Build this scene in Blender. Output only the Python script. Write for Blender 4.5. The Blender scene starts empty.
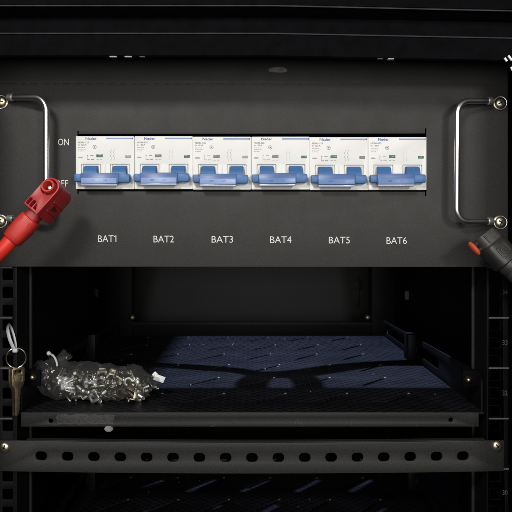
import bpy, bmesh, math, random
from mathutils import Vector, Matrix, noise
random.seed(7)
R = math.radians
S = 0.00094            # one unit (u) = 0.94 mm
F = 700.0              # camera distance to the panel front, in u
CX, CY = 252.0, 235.0  # where the optical axis meets the panel
scene = bpy.context.scene
COL = scene.collection

def W(px, py, y=0.0):
    """a place seen at (px, py) of the photograph, y units behind the panel front"""
    k = (F + y) / F
    return Vector(((px - CX) * k, y, (CY - py) * k))

# ------------------------------------------------------------------ materials
def new_mat(name):
    m = bpy.data.materials.new(name); m.use_nodes = True
    nt = m.node_tree
    return m, nt, nt.nodes['Principled BSDF']

def mat(name, col, rough=0.5, metal=0.0, bump=0.0, bscale=800.0, var=0.0, vscale=60.0,
        spec=0.5, trans=0.0, coat=0.0, specks=0.0, sss=0.0, rvar=0.0, aniso=0.0):
    m, nt, p = new_mat(name)
    p.inputs['Base Color'].default_value = (*col, 1)
    p.inputs['Roughness'].default_value = rough
    p.inputs['Metallic'].default_value = metal
    p.inputs['Specular IOR Level'].default_value = spec
    p.inputs['Transmission Weight'].default_value = trans
    p.inputs['Coat Weight'].default_value = coat
    if sss:
        p.inputs['Subsurface Weight'].default_value = sss
        p.inputs['Subsurface Radius'].default_value = (0.004, 0.002, 0.001)
    tc = nt.nodes.new('ShaderNodeTexCoord')
    def noise_node(scale, detail=4):
        n = nt.nodes.new('ShaderNodeTexNoise'); n.inputs['Scale'].default_value = scale
        n.inputs['Detail'].default_value = detail
        nt.links.new(tc.outputs['Object'], n.inputs['Vector']); return n
    src = None
    if var:
        n = noise_node(vscale, 6)
        mr = nt.nodes.new('ShaderNodeMapRange')
        mr.inputs['From Min'].default_value = 0.3; mr.inputs['From Max'].default_value = 0.7
        mr.inputs['To Min'].default_value = 1 - var; mr.inputs['To Max'].default_value = 1 + var
        nt.links.new(n.outputs['Fac'], mr.inputs['Value'])
        mx = nt.nodes.new('ShaderNodeVectorMath'); mx.operation = 'SCALE'
        mx.inputs[0].default_value = col
        nt.links.new(mr.outputs['Result'], mx.inputs['Scale'])
        src = mx.outputs['Vector']
        nt.links.new(src, p.inputs['Base Color'])
    if specks:   # sparse dust and scuffs
        n = noise_node(900, 2)
        n2 = noise_node(35, 3)
        mu = nt.nodes.new('ShaderNodeMath'); mu.operation = 'MULTIPLY'
        nt.links.new(n.outputs['Fac'], mu.inputs[0]); nt.links.new(n2.outputs['Fac'], mu.inputs[1])
        mr = nt.nodes.new('ShaderNodeMapRange')
        mr.inputs['From Min'].default_value = 0.385; mr.inputs['From Max'].default_value = 0.46
        mr.inputs['To Min'].default_value = 0; mr.inputs['To Max'].default_value = specks
        nt.links.new(mu.outputs[0], mr.inputs['Value'])
        mix = nt.nodes.new('ShaderNodeMix'); mix.data_type = 'RGBA'
        nt.links.new(mr.outputs['Result'], mix.inputs['Factor'])
        if src: nt.links.new(src, mix.inputs['A'])
        else: mix.inputs['A'].default_value = (*col, 1)
        mix.inputs['B'].default_value = (0.3, 0.29, 0.27, 1)
        nt.links.new(mix.outputs['Result'], p.inputs['Base Color'])
    if rvar:
        n = noise_node(45, 5)
        mr = nt.nodes.new('ShaderNodeMapRange')
        mr.inputs['From Min'].default_value = 0.3; mr.inputs['From Max'].default_value = 0.7
        mr.inputs['To Min'].default_value = rough - rvar; mr.inputs['To Max'].default_value = rough + rvar
        nt.links.new(n.outputs['Fac'], mr.inputs['Value'])
        nt.links.new(mr.outputs['Result'], p.inputs['Roughness'])
    if bump:
        n = noise_node(bscale, 3)
        b = nt.nodes.new('ShaderNodeBump'); b.inputs['Strength'].default_value = bump
        b.inputs['Distance'].default_value = 0.0004
        nt.links.new(n.outputs['Fac'], b.inputs['Height'])
        nt.links.new(b.outputs['Normal'], p.inputs['Normal'])
    return m

M = {}
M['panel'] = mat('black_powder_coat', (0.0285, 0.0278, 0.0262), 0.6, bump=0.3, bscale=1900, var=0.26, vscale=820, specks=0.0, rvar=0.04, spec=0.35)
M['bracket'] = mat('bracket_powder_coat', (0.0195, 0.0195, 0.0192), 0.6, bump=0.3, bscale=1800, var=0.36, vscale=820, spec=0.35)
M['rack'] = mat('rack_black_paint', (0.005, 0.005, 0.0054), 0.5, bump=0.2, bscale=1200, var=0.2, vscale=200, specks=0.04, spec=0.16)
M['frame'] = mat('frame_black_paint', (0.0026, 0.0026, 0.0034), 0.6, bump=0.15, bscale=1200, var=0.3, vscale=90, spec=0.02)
M['hem'] = mat('edge_highlight_black', (0.017, 0.017, 0.018), 0.45, var=0.5, vscale=90)  # paler than the beam: the edge highlight is put into this colour
M['side'] = mat('side_black_paint', (0.004, 0.004, 0.0045), 0.5, var=0.2, vscale=50, spec=0.15)
M['back'] = mat('rear_olive_grey_paint', (0.0135, 0.0128, 0.0034), 0.6, var=0.12, vscale=20)
M['white_print'] = mat('white_screen_print', (0.72, 0.71, 0.68), 0.6, var=0.12, vscale=500)
M['grey_print'] = mat('grey_rack_print', (0.09, 0.09, 0.09), 0.6, var=0.25, vscale=500)
M['grey_mark'] = mat('grey_rule_mark', (0.11, 0.11, 0.11), 0.6, var=0.25, vscale=300)
M['chrome'] = mat('chrome', (0.97, 0.92, 0.93), 0.30, 1.0, var=0.05, vscale=90)
M['satin'] = mat('satin_silver', (0.93, 0.9, 0.88), 0.42, 0.95)
M['red_shaded'] = mat('shaded_red_plastic', (0.10, 0.006, 0.008), 0.5)  # darker copy of the red, for shade inside the side pocket
M['zinc'] = mat('yellow_zinc_steel', (0.86, 0.78, 0.55), 0.36, 1.0, var=0.15, vscale=400)
M['recess_shade'] = mat('recess_shade_dark', (0.03, 0.026, 0.02), 0.5)  # shade of screw crosses and key grooves, put into the colour
M['breaker'] = mat('warm_white_plastic', (0.75, 0.748, 0.725), 0.42, bump=0.06, bscale=500, var=0.03, vscale=40, sss=0.0)
M['breaker_in'] = mat('inner_white_plastic', (0.74, 0.70, 0.64), 0.5)
M['blue'] = mat('blue_toggle_plastic', (0.044, 0.142, 0.35), 0.45, var=0.08, vscale=90, bump=0.04)
M['blue_ink'] = mat('blue_ink', (0.05, 0.10, 0.36), 0.5)
M['blue_ink2'] = mat('pale_blue_ink', (0.22, 0.29, 0.52), 0.5)
M['grey_ink'] = mat('grey_ink', (0.17, 0.165, 0.16), 0.6)
M['pale_ink'] = mat('pale_grey_ink', (0.36, 0.34, 0.32), 0.6)
M['ind_green'] = mat('green_indicator', (0.03, 0.13, 0.065), 0.3)
M['ind_grey'] = mat('grey_indicator', (0.17, 0.165, 0.16), 0.35)
M['ind_pale'] = mat('pale_grey_indicator', (0.30, 0.29, 0.27), 0.35)
M['label'] = mat('lavender_label', (0.31, 0.43, 0.67), 0.7, spec=0.2)
M['label_low_glare'] = mat('blue_label_low_glare', (0.16, 0.29, 0.52), 0.7, spec=0.2)  # bluer copy: weaker lens reflection put into the label colour
M['lens_edge'] = mat('clear_lens_edge', (0.50, 0.55, 0.68), 0.2, trans=0.25)
M['red'] = mat('red_connector_plastic', (0.37, 0.018, 0.02), 0.42, bump=0.12, bscale=500, var=0.1, vscale=60)
M['red_boot'] = mat('red_rubber_boot', (0.46, 0.026, 0.018), 0.45, bump=0.1, bscale=300, var=0.15, vscale=70)
M['red_cable'] = mat('red_silicone_cable', (0.66, 0.03, 0.018), 0.38, bump=0.06, bscale=300, var=0.08, vscale=60)
M['silver'] = mat('silvered_contact', (0.85, 0.78, 0.66), 0.3, 1.0)
M['black_plastic'] = mat('black_connector_plastic', (0.022, 0.021, 0.02), 0.45, bump=0.3, bscale=500, var=0.25, vscale=120, specks=0.4)
M['black_worn'] = mat('worn_black_plastic', (0.05, 0.047, 0.042), 0.5, bump=0.3, bscale=500, var=0.3, vscale=120, specks=0.5)
M['black_cable'] = mat('black_cable_sheath', (0.03, 0.03, 0.034), 0.4, var=0.1)
M['orange'] = mat('orange_red_lock', (0.46, 0.055, 0.02), 0.65, var=0.1, vscale=150)
M['tie'] = mat('white_nylon', (0.5, 0.51, 0.55), 0.4, var=0.08, vscale=150, sss=0.0)
M['tie_bright'] = mat('bright_white_nylon', (0.85, 0.85, 0.86), 0.4)
M['key'] = mat('tarnished_brass', (0.5, 0.42, 0.26), 0.38, 1.0, bump=0.25, bscale=400, var=0.25, vscale=160)
M['ring'] = mat('nickel_wire', (0.78, 0.70, 0.55), 0.22, 1.0)
M['nickel'] = mat('nickel_hardware', (0.38, 0.375, 0.36), 0.36, 1.0, var=0.25, vscale=300)
M['brass'] = mat('yellow_passivated_hardware', (0.31, 0.285, 0.225), 0.4, 1.0, var=0.15, vscale=300)
M['paper'] = mat('white_paper_tag', (0.82, 0.82, 0.84), 0.6)
M['light_gap'] = mat('light_gap_grey', (0.36, 0.35, 0.34), 0.6)  # pale grey for light showing through small gaps
M['shelf_edge'] = mat('shelf_lip_paint', (0.0145, 0.0145, 0.0143), 0.5, bump=0.3, bscale=1600, var=0.2, vscale=700, specks=0.15, spec=0.3)
M['wire_sheath'] = mat('wire_sheath', (0.02, 0.02, 0.022), 0.5)
M['latch'] = mat('grey_latch_paint', (0.12, 0.12, 0.11), 0.6)
M['glint'] = mat('pale_glint_grey', (0.13, 0.13, 0.13), 0.6)  # pale grey for light caught at the slot ends
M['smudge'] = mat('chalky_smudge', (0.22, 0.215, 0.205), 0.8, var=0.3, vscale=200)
M['patch_grey'] = mat('lip_patch', (0.029, 0.0288, 0.028), 0.6, bump=0.9, bscale=900, var=0.6, vscale=700)

def shelf_material():
    m, nt, p = new_mat('embossed_shelf_paint')
    p.inputs['Base Color'].default_value = (0.0125, 0.013, 0.0165, 1)
    p.inputs['Roughness'].default_value = 0.42
    p.inputs['Specular IOR Level'].default_value = 0.08
    tc = nt.nodes.new('ShaderNodeTexCoord')
    mp = nt.nodes.new('ShaderNodeMapping'); mp.inputs['Rotation'].default_value = (0, 0, R(45))
    mp.inputs['Scale'].default_value = (1 / (9.4 * S), 1 / (9.4 * S), 0)
    nt.links.new(tc.outputs['Object'], mp.inputs['Vector'])
    v = nt.nodes.new('ShaderNodeTexVoronoi'); v.voronoi_dimensions = '2D'; v.inputs['Scale'].default_value = 1.0
    v.inputs['Randomness'].default_value = 0.12
    nt.links.new(mp.outputs['Vector'], v.inputs['Vector'])
    pit = nt.nodes.new('ShaderNodeMapRange')
    pit.inputs['From Min'].default_value = 0.26; pit.inputs['From Max'].default_value = 0.40
    pit.inputs['To Min'].default_value = 0.42; pit.inputs['To Max'].default_value = 1.0
    nt.links.new(v.outputs['Distance'], pit.inputs['Value'])
    b = nt.nodes.new('ShaderNodeBump'); b.inputs['Strength'].default_value = 0.5
    b.inputs['Distance'].default_value = 0.0012
    nt.links.new(pit.outputs['Result'], b.inputs['Height'])
    n = nt.nodes.new('ShaderNodeTexNoise'); n.inputs['Scale'].default_value = 40
    n.inputs['Detail'].default_value = 6
    nt.links.new(tc.outputs['Object'], n.inputs['Vector'])
    mr = nt.nodes.new('ShaderNodeMapRange')
    mr.inputs['From Min'].default_value = 0.3; mr.inputs['From Max'].default_value = 0.7
    mr.inputs['To Min'].default_value = 0.75; mr.inputs['To Max'].default_value = 1.25
    nt.links.new(n.outputs['Fac'], mr.inputs['Value'])
    sc = nt.nodes.new('ShaderNodeVectorMath'); sc.operation = 'SCALE'
    sc.inputs[0].default_value = (0.0125, 0.013, 0.0165)
    mul = nt.nodes.new('ShaderNodeMath'); mul.operation = 'MULTIPLY'
    nt.links.new(mr.outputs['Result'], mul.inputs[0]); nt.links.new(pit.outputs['Result'], mul.inputs[1])
    nt.links.new(mul.outputs[0], sc.inputs['Scale'])
    nt.links.new(sc.outputs['Vector'], p.inputs['Base Color'])
    nt.links.new(b.outputs['Normal'], p.inputs['Normal'])
    return m
M['shelf'] = shelf_material()

def film_material():
    m = bpy.data.materials.new('clear_plastic_film'); m.use_nodes = True
    nt = m.node_tree; nt.nodes.clear()
    out = nt.nodes.new('ShaderNodeOutputMaterial')
    tr = nt.nodes.new('ShaderNodeBsdfTransparent'); tr.inputs['Color'].default_value = (0.93, 0.93, 0.92, 1)
    gl = nt.nodes.new('ShaderNodeBsdfGlossy'); gl.inputs['Roughness'].default_value = 0.12
    df = nt.nodes.new('ShaderNodeBsdfDiffuse'); df.inputs['Color'].default_value = (0.5, 0.5, 0.48, 1)
    tl = nt.nodes.new('ShaderNodeBsdfTranslucent'); tl.inputs['Color'].default_value = (0.5, 0.5, 0.48, 1)
    lw = nt.nodes.new('ShaderNodeLayerWeight'); lw.inputs['Blend'].default_value = 0.25
    mr = nt.nodes.new('ShaderNodeMapRange')
    mr.inputs['To Min'].default_value = 0.14; mr.inputs['To Max'].default_value = 0.55
    nt.links.new(lw.outputs['Facing'], mr.inputs['Value'])
    m0 = nt.nodes.new('ShaderNodeMixShader'); m0.inputs[0].default_value = 0.45
    nt.links.new(df.outputs[0], m0.inputs[1]); nt.links.new(tl.outputs[0], m0.inputs[2])
    m1 = nt.nodes.new('ShaderNodeMixShader'); m1.inputs[0].default_value = 0.62
    nt.links.new(m0.outputs[0], m1.inputs[1]); nt.links.new(gl.outputs[0], m1.inputs[2])
    m2 = nt.nodes.new('ShaderNodeMixShader')
    nt.links.new(mr.outputs['Result'], m2.inputs[0])
    nt.links.new(tr.outputs[0], m2.inputs[1]); nt.links.new(m1.outputs[0], m2.inputs[2])
    tc = nt.nodes.new('ShaderNodeTexCoord')
    n = nt.nodes.new('ShaderNodeTexNoise'); n.inputs['Scale'].default_value = 48
    n.inputs['Detail'].default_value = 5; n.inputs['Distortion'].default_value = 1.2
    nt.links.new(tc.outputs['Object'], n.inputs['Vector'])
    b = nt.nodes.new('ShaderNodeBump'); b.inputs['Strength'].default_value = 0.9; b.inputs['Distance'].default_value = 0.004
    nt.links.new(n.outputs['Fac'], b.inputs['Height'])
    for s in (gl, lw): nt.links.new(b.outputs['Normal'], s.inputs['Normal'])
    nt.links.new(m2.outputs[0], out.inputs['Surface'])
    return m
M['film'] = film_material()

def lens_material():
    m = bpy.data.materials.new('clear_lens'); m.use_nodes = True
    nt = m.node_tree; nt.nodes.clear()
    out = nt.nodes.new('ShaderNodeOutputMaterial')
    tr = nt.nodes.new('ShaderNodeBsdfTransparent'); tr.inputs['Color'].default_value = (0.92, 0.93, 0.97, 1)
    gl = nt.nodes.new('ShaderNodeBsdfGlossy'); gl.inputs['Roughness'].default_value = 0.3
    m2 = nt.nodes.new('ShaderNodeMixShader'); m2.inputs[0].default_value = 0.02
    nt.links.new(tr.outputs[0], m2.inputs[1]); nt.links.new(gl.outputs[0], m2.inputs[2])
    nt.links.new(m2.outputs[0], out.inputs['Surface'])
    return m
M['lens'] = lens_material()

# ------------------------------------------------------------------ mesh helpers (all in u)
def BM(): return bmesh.new()

def add_box(bm, x0, x1, y0, y1, z0, z1, bev=0.0, mtx=None, seg=2):
    t = bmesh.new()
    bmesh.ops.create_cube(t, size=1)
    for v in t.verts:
        v.co = Vector(((x0 + x1) / 2 + v.co.x * (x1 - x0), (y0 + y1) / 2 + v.co.y * (y1 - y0), (z0 + z1) / 2 + v.co.z * (z1 - z0)))
    if bev:
        bmesh.ops.bevel(t, geom=list(t.edges), offset=bev, segments=seg, affect='EDGES', profile=0.5)
    merge(bm, t, mtx)

def merge(bm, t, mtx=None):
    if mtx is not None: t.transform(mtx)
    me = bpy.data.meshes.new('tmp'); t.to_mesh(me); t.free()
    bm.from_mesh(me); bpy.data.meshes.remove(me)

def add_plate(bm, outline, holes, y0, y1, bev=0.3, mtx=None, bres=1):
    """flat sheet with real holes; 2D points are (x, z), thickness runs y0..y1"""
    cu = bpy.data.curves.new('tmp', 'CURVE'); cu.dimensions = '2D'; cu.fill_mode = 'BOTH'
    th = abs(y1 - y0)
    b = min(bev, th * 0.45)
    cu.extrude = th / 2 - b; cu.bevel_depth = b; cu.bevel_resolution = bres; cu.offset = -b
    for pts in [outline] + list(holes):
        sp = cu.splines.new('POLY'); sp.points.add(len(pts) - 1)
        for p, q in zip(sp.points, pts): p.co = (q[0], q[1], 0, 1)
        sp.use_cyclic_u = True
    ob = bpy.data.objects.new('tmp', cu); COL.objects.link(ob)
    me = bpy.data.meshes.new_from_object(ob.evaluated_get(bpy.context.evaluated_depsgraph_get()))
    t = bmesh.new(); t.from_mesh(me)
    for v in t.verts: v.co = Vector((v.co.x, (y0 + y1) / 2 + v.co.z, v.co.y))
    bmesh.ops.remove_doubles(t, verts=t.verts, dist=0.001)
    bmesh.ops.recalc_face_normals(t, faces=t.faces)
    bpy.data.objects.remove(ob); bpy.data.curves.remove(cu); bpy.data.meshes.remove(me)
    merge(bm, t, mtx)

def rrect(x0, x1, z0, z1, r, n=4):
    pts = []
    for cx, cz, a0 in ((x1 - r, z1 - r, 0), (x0 + r, z1 - r, 90), (x0 + r, z0 + r, 180), (x1 - r, z0 + r, 270)):
        for k in range(n + 1):
            a = R(a0 + 90 * k / n); pts.append((cx + r * math.cos(a), cz + r * math.sin(a)))
    return pts

def circ(cx, cz, r, n=20):
    return [(cx + r * math.cos(2 * math.pi * k / n), cz + r * math.sin(2 * math.pi * k / n)) for k in range(n)]

def smooth(pts, n=8):
    P = [Vector(p) for p in pts]; P = [2 * P[0] - P[1]] + P + [2 * P[-1] - P[-2]]
    out = []
    for i in range(1, len(P) - 2):
        for k in range(n):
            t = k / n
            a, b, c, d = P[i - 1:i + 3]
            out.append(0.5 * ((2 * b) + (c - a) * t + (2 * a - 5 * b + 4 * c - d) * t * t + (3 * b - a - 3 * c + d) * t ** 3))
    out.append(P[-2]); return out

def add_tube(bm, pts, rad, seg=14, closed=False, flat=1.0, up=None):
    pts = [Vector(p) for p in pts]; n = len(pts)
    rads = rad if isinstance(rad, (list, tuple)) else [rad] * n
    rings = []; nrm = None
    for i, p in enumerate(pts):
        if closed: t = (pts[(i + 1) % n] - pts[i - 1]).normalized()
        else: t = (pts[min(i + 1, n - 1)] - pts[max(i - 1, 0)]).normalized()
        if nrm is None:
            ref = Vector(up) if up else (Vector((0, 1, 0)) if abs(t.y) < 0.9 else Vector((1, 0, 0)))
            nrm = (ref - t * ref.dot(t)).normalized()
        else:
            nrm = (nrm - t * nrm.dot(t)).normalized()
        bn = t.cross(nrm)
        rings.append([bm.verts.new(p + (nrm * math.cos(2 * math.pi * k / seg) * flat + bn * math.sin(2 * math.pi * k / seg)) * rads[i]) for k in range(seg)])
    m = n if closed else n - 1
    for i in range(m):
        a, b = rings[i], rings[(i + 1) % n]
        for k in range(seg):
            bm.faces.new((a[k], a[(k + 1) % seg], b[(k + 1) % seg], b[k]))
    if not closed:
        bm.faces.new(rings[0][::-1]); bm.faces.new(rings[-1])

def add_lathe(bm, prof, centre, axis=(0, -1, 0), seg=24):
    """prof: (radius, height along axis)"""
    ax = Vector(axis).normalized()
    u = (Vector((0, 0, 1)) if abs(ax.z) < 0.9 else Vector((1, 0, 0)))
    u = (u - ax * u.dot(ax)).normalized(); w = ax.cross(u); c = Vector(centre)
    rings = []
    for r, h in prof:
        if r < 1e-6: rings.append([bm.verts.new(c + ax * h)])
        else: rings.append([bm.verts.new(c + ax * h + (u * math.cos(2 * math.pi * k / seg) + w * math.sin(2 * math.pi * k / seg)) * r) for k in range(seg)])
    for a, b in zip(rings, rings[1:]):
        for k in range(seg):
            k2 = (k + 1) % seg
            if len(a) == 1 and len(b) == 1: continue
            if len(a) == 1: bm.faces.new((a[0], b[k], b[k2]))
            elif len(b) == 1: bm.faces.new((a[k], b[0], a[k2]))
            else: bm.faces.new((a[k], b[k], b[k2], a[k2]))

def add_loft(bm, sections, seg=28):
    """sections: (centre, u axis, v axis, half u, half v, exponent)"""
    rings = []
    for c, u, v, hu, hv, e in sections:
        ring = []
        for k in range(seg):
            a = 2 * math.pi * k / seg; ca, sa = math.cos(a), math.sin(a)
            ring.append(bm.verts.new(c + u * (math.copysign(abs(ca) ** (2 / e), ca) * hu) + v * (math.copysign(abs(sa) ** (2 / e), sa) * hv)))
        rings.append(ring)
    for a, b in zip(rings, rings[1:]):
        for k in range(seg): bm.faces.new((a[k], a[(k + 1) % seg], b[(k + 1) % seg], b[k]))
    bm.faces.new(rings[0][::-1]); bm.faces.new(rings[-1])

def add_text(bm, body, x0, x1, z0, z1, y, thick=0.16, bold=0.0, mtx=None):
    """lettering fitted into the box x0..x1, z0..z1, facing the camera side (-y)"""
    cu = bpy.data.curves.new('tmp', 'FONT'); cu.body = body; cu.size = 10; cu.offset = bold; cu.fill_mode = 'FRONT'
    cu.resolution_u = 3
    ob = bpy.data.objects.new('tmp', cu); COL.objects.link(ob)
    me = bpy.data.meshes.new_from_object(ob.evaluated_get(bpy.context.evaluated_depsgraph_get()))
    t = bmesh.new(); t.from_mesh(me)
    xs = [v.co.x for v in t.verts]; ys = [v.co.y for v in t.verts]
    ax, bx, ay, by = min(xs), max(xs), min(ys), max(ys)
    for v in t.verts:
        v.co = Vector((x0 + (v.co.x - ax) / (bx - ax) * (x1 - x0), y, z0 + (v.co.y - ay) / (by - ay) * (z1 - z0)))
    bpy.data.objects.remove(ob); bpy.data.curves.remove(cu); bpy.data.meshes.remove(me)
    if thick:
        r = bmesh.ops.extrude_face_region(t, geom=list(t.faces))
        for g in r['geom']:
            if isinstance(g, bmesh.types.BMVert): g.co.y -= thick
    bmesh.ops.recalc_face_normals(t, faces=t.faces)
    merge(bm, t, mtx)

def obj(name, bm, m, parent=None, smooth_deg=35, base=None):
    """link one mesh; under a parent its vertices become local to the parent's place"""
    base = Vector(parent['base_u']) if parent is not None else (Vector(base) if base is not None else Vector((0, 0, 0)))
    for v in bm.verts: v.co = (v.co - base) * S
    me = bpy.data.meshes.new(name); bm.to_mesh(me); bm.free()
    for p in me.polygons: p.use_smooth = True
    me.set_sharp_from_angle(angle=R(smooth_deg))
    me.materials.append(M[m] if isinstance(m, str) else m)
    o = bpy.data.objects.new(name, me); COL.objects.link(o)
    o['base_u'] = base
    if parent is not None: o.parent = parent
    else: o.location = base * S
    return o

def thing(name, label, cat, base, group=None, kind=None):
    o = bpy.data.objects.new(name, None); COL.objects.link(o)
    o.empty_display_size = 0.01
    o.location = Vector(base) * S; o['base_u'] = Vector(base)
    tag(o, label, cat, group, kind); return o

def tag(o, label, cat=None, group=None, kind=None):
    o['label'] = label
    if cat: o['category'] = cat
    if group: o['group'] = group
    if kind: o['kind'] = kind
    return o

def copy_tree(o, parent=None):
    c = o.copy(); COL.objects.link(c)
    if parent is not None: c.parent = parent
    for ch in list(o.children): copy_tree(ch, c)
    return c

# ================================================================== the rack cabinet
ZB, ZT = -470, 320       # cabinet floor and roof
rack = thing('server_rack', 'tall black steel equipment cabinet that the breaker panel and shelves are bolted into', 'equipment rack', (0, 300, ZB))

for side in (-1, 1):
    xs = lambda v: side * v
    b = BM(); x0, x1 = sorted((xs(292), xs(296))); add_box(b, x0, x1, -8, 912, ZB, ZT)
    obj('side_panel', b, 'side', rack)
b = BM(); add_box(b, -292, 292, 900, 906, ZB, ZT); obj('back_panel', b, 'back', rack)
b = BM(); add_box(b, -292, 292, -8, 900, ZB - 4, ZB); obj('floor_plate', b, 'side', rack)

# overhead lamp place (cool ceiling light above the unseen roof mask), used for the mask openings and the wiring
LAMP = Vector((60, 420, 1500))
SH = -178.0                                   # shelf top
def lift(p, z):                               # point at height z on the ray from shelf point p to the lamp
    p = Vector(p); t = (z - p.z) / (LAMP.z - p.z); return p + (LAMP - p) * t
a = lift((-122, 110, SH), ZT); c = lift((262, 536, SH), ZT)
b = BM()
add_plate(b, [(-296, -80), (296, -80), (296, 906), (-296, 906)], [[(a.x, a.y), (a.x, c.y), (c.x, c.y), (c.x, a.y)], rrect(-150, 170, 746, 780, 4)], 0, 4, 0.2,
          Matrix(((1, 0, 0, 0), (0, 0, 1, 0), (0, 1, 0, ZT), (0, 0, 0, 1))))
obj('roof_light_mask', b, 'side', rack)  # unseen roof, openings shaped to mask the ceiling light on shelf and back

# front mounting rails with square holes, ruled unit marks and numbers
UP, U0 = 50.4, 318.0
def rail(side):
    # front flange limits and hole centre in photograph pixels
    fx0, fx1, hx = ((-24, 17, 8.0) if side < 0 else (487, 508.5, 495.3))
    Y = 3.0
    k = (F + Y) / F
    X = lambda px: (px - CX) * k
    holes = []
    for u in range(-6, 6):
        for off in (7.2, 25.2, 43.2):
            py = U0 + u * UP + off
            if abs(py - 447) < 6: continue
            z = (CY - py) * k
            holes.append(rrect(X(hx) - 5.3, X(hx) + 5.3, z - 5.4, z + 5.4, 0.8, 2))
    b = BM()
    add_plate(b, [(X(fx0), ZB), (X(fx1), ZB), (X(fx1), ZT), (X(fx0), ZT)], holes, Y, Y + 2.2, 0.12)
    r = obj('mounting_rail', b, 'rack', rack)
    # return flange running backwards from the inner edge, and its rear lip
    xi = X(fx1) if side < 0 else X(fx0)
    s = 1 if side < 0 else -1
    b = BM()
    add_box(b, *sorted((xi - s * 2.0, xi)), Y + 2.2, 44, ZB, ZT, 0.4)
    obj('rail_flange', b, 'rack', r)
    b = BM(); add_box(b, *sorted((xi + s * 0.05, xi + s * 3.2)), 40, 44, ZB, ZT, 0.9)
    obj('flange_lip', b, 'bracket', r)
    for u in range(-1, 5):
        py = U0 + u * UP
        z = (CY - py) * k
        l0, l1 = ((-6, 12.5) if side < 0 else (489, 509))
        b = BM(); add_box(b, X(l0), X(l1), Y - 0.25, Y + 0.1, z - 0.75, z + 0.75)
        obj('unit_mark', b, 'grey_mark', r)
    for u, txt in ((-1, '34'), (0, '33'), (1, '32'), (3, '30')):
        if side < 0: break
        py = U0 + u * UP + (24.8 if u < 3 else 23.5)
        z = (CY - py) * k
        cx = X(505.2)
        b = BM(); add_text(b, txt, cx - 2.5, cx + 2.5, z - 2.5, z + 2.5, Y, 0.2)
        obj('unit_number', b, 'grey_print', r)
rail(-1); rail(1)

# outer door frame beside the right rail, and rear posts
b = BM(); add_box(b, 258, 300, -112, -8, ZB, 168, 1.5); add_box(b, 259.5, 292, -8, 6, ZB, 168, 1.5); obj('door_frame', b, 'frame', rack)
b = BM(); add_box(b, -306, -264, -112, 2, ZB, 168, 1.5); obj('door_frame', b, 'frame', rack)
for side in (-1, 1):
    b = BM()
    add_box(b, *sorted((side * 238, side * 286)), 690, 694, ZB, ZT, 0.8)
    add_box(b, *sorted((side * 238, side * 241)), 694, 730, ZB, ZT, 0.8)
    p = obj('rear_post', b, 'rack', rack)
    b = BM()
    c = W(131.7 if side < 0 else 368.8, 318.2, 684)
    add_lathe(b, [(7, 0), (6.5, 2.2), (4, 4.2), (0, 4.8)], (c.x, 690, c.z))
    obj('post_screw', b, 'key', p)
    b = BM()                                   # pressed latch tab on the side wall
    c = W(97.5 if side < 0 else 405.8, 293 if side < 0 else 295.5, 600)
    add_box(b, *sorted((side * 284, side * 292)), 596, 600, c.z - 8, c.z + 8, 1.5)
    obj('latch_tab', b, 'latch' if side > 0 else 'bracket', rack)
# lock rod on the back door
b = BM()
c0, c1 = W(358.5, 277, 894), W(358.5, 308, 894)
add_box(b, c0.x - 3.6, c0.x + 3.6, 898, 899.8, c1.z, c0.z, 0.6)
add_box(b, c0.x - 9, c0.x + 9, 897.5, 899.9, (c0.z + c1.z) / 2 + 6, (c0.z + c1.z) / 2 + 26, 2)
obj('lock_rod', b, 'back', rack)
b = BM(); add_box(b, -238, 238, 700, 704, ZB, W(0, 325, 700).z); obj('added_dark_plate', b, 'side', rack)  # added black plate, keeps the strip under the crossbar dark
b = BM(); add_box(b, -238, 238, 690, 700, W(0, 326, 690).z, W(0, 322.3, 690).z, 0.8); obj('rear_crossbar', b, 'bracket', rack)

# folded top front beam with rolled hems
def beam_z(x):                                 # the beam dips a little towards one end
    return 0.0 if x < 20 else -(x - 20) * 0.020
b = BM()
XS = [-300, -120, 20, 110, 190, 300]
prof = [(-20, 174), (-63, 161.4), (-65, 162.8), (-65, 182), (-58, 184.5), (-58, 199), (-72, 204), (-74, 206), (-74, 330), (-20, 330)]
rings = [[b.verts.new((x, y, z + beam_z(x))) for y, z in prof] for x in XS]
for r0, r1 in zip(rings, rings[1:]):
    for k in range(len(prof)):
        k2 = (k + 1) % len(prof); b.faces.new((r0[k], r1[k], r1[k2], r0[k2]))
bmesh.ops.recalc_face_normals(b, faces=b.faces)
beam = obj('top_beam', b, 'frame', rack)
b = BM(); add_tube(b, [(x, -65.6, 182.4 + beam_z(x)) for x in XS], 0.75, 10); obj('rolled_hem', b, 'hem', beam)
b = BM(); add_tube(b, [(x, -74.0, 204.8 + beam_z(x) * 1.1) for x in XS], 0.8, 10); obj('rolled_hem', b, 'hem', beam)
for px, py, w, mm in ((113.5, 57, 6.5, 'light_gap'), (128.5, 57, 6.5, 'light_gap'), (142.5, 57, 5, 'hem'), (380.5, 59, 5, 'hem'), (391, 59.4, 5.5, 'light_gap')):
    b = BM(); c = W(px, py, -65); add_box(b, c.x - w / 2, c.x + w / 2, -66, -62, c.z - 0.4, c.z + 0.6, 0.3); obj('light_gap_dash', b, mm, beam)  # dashes coloured pale for light showing through gaps below the beam

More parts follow.
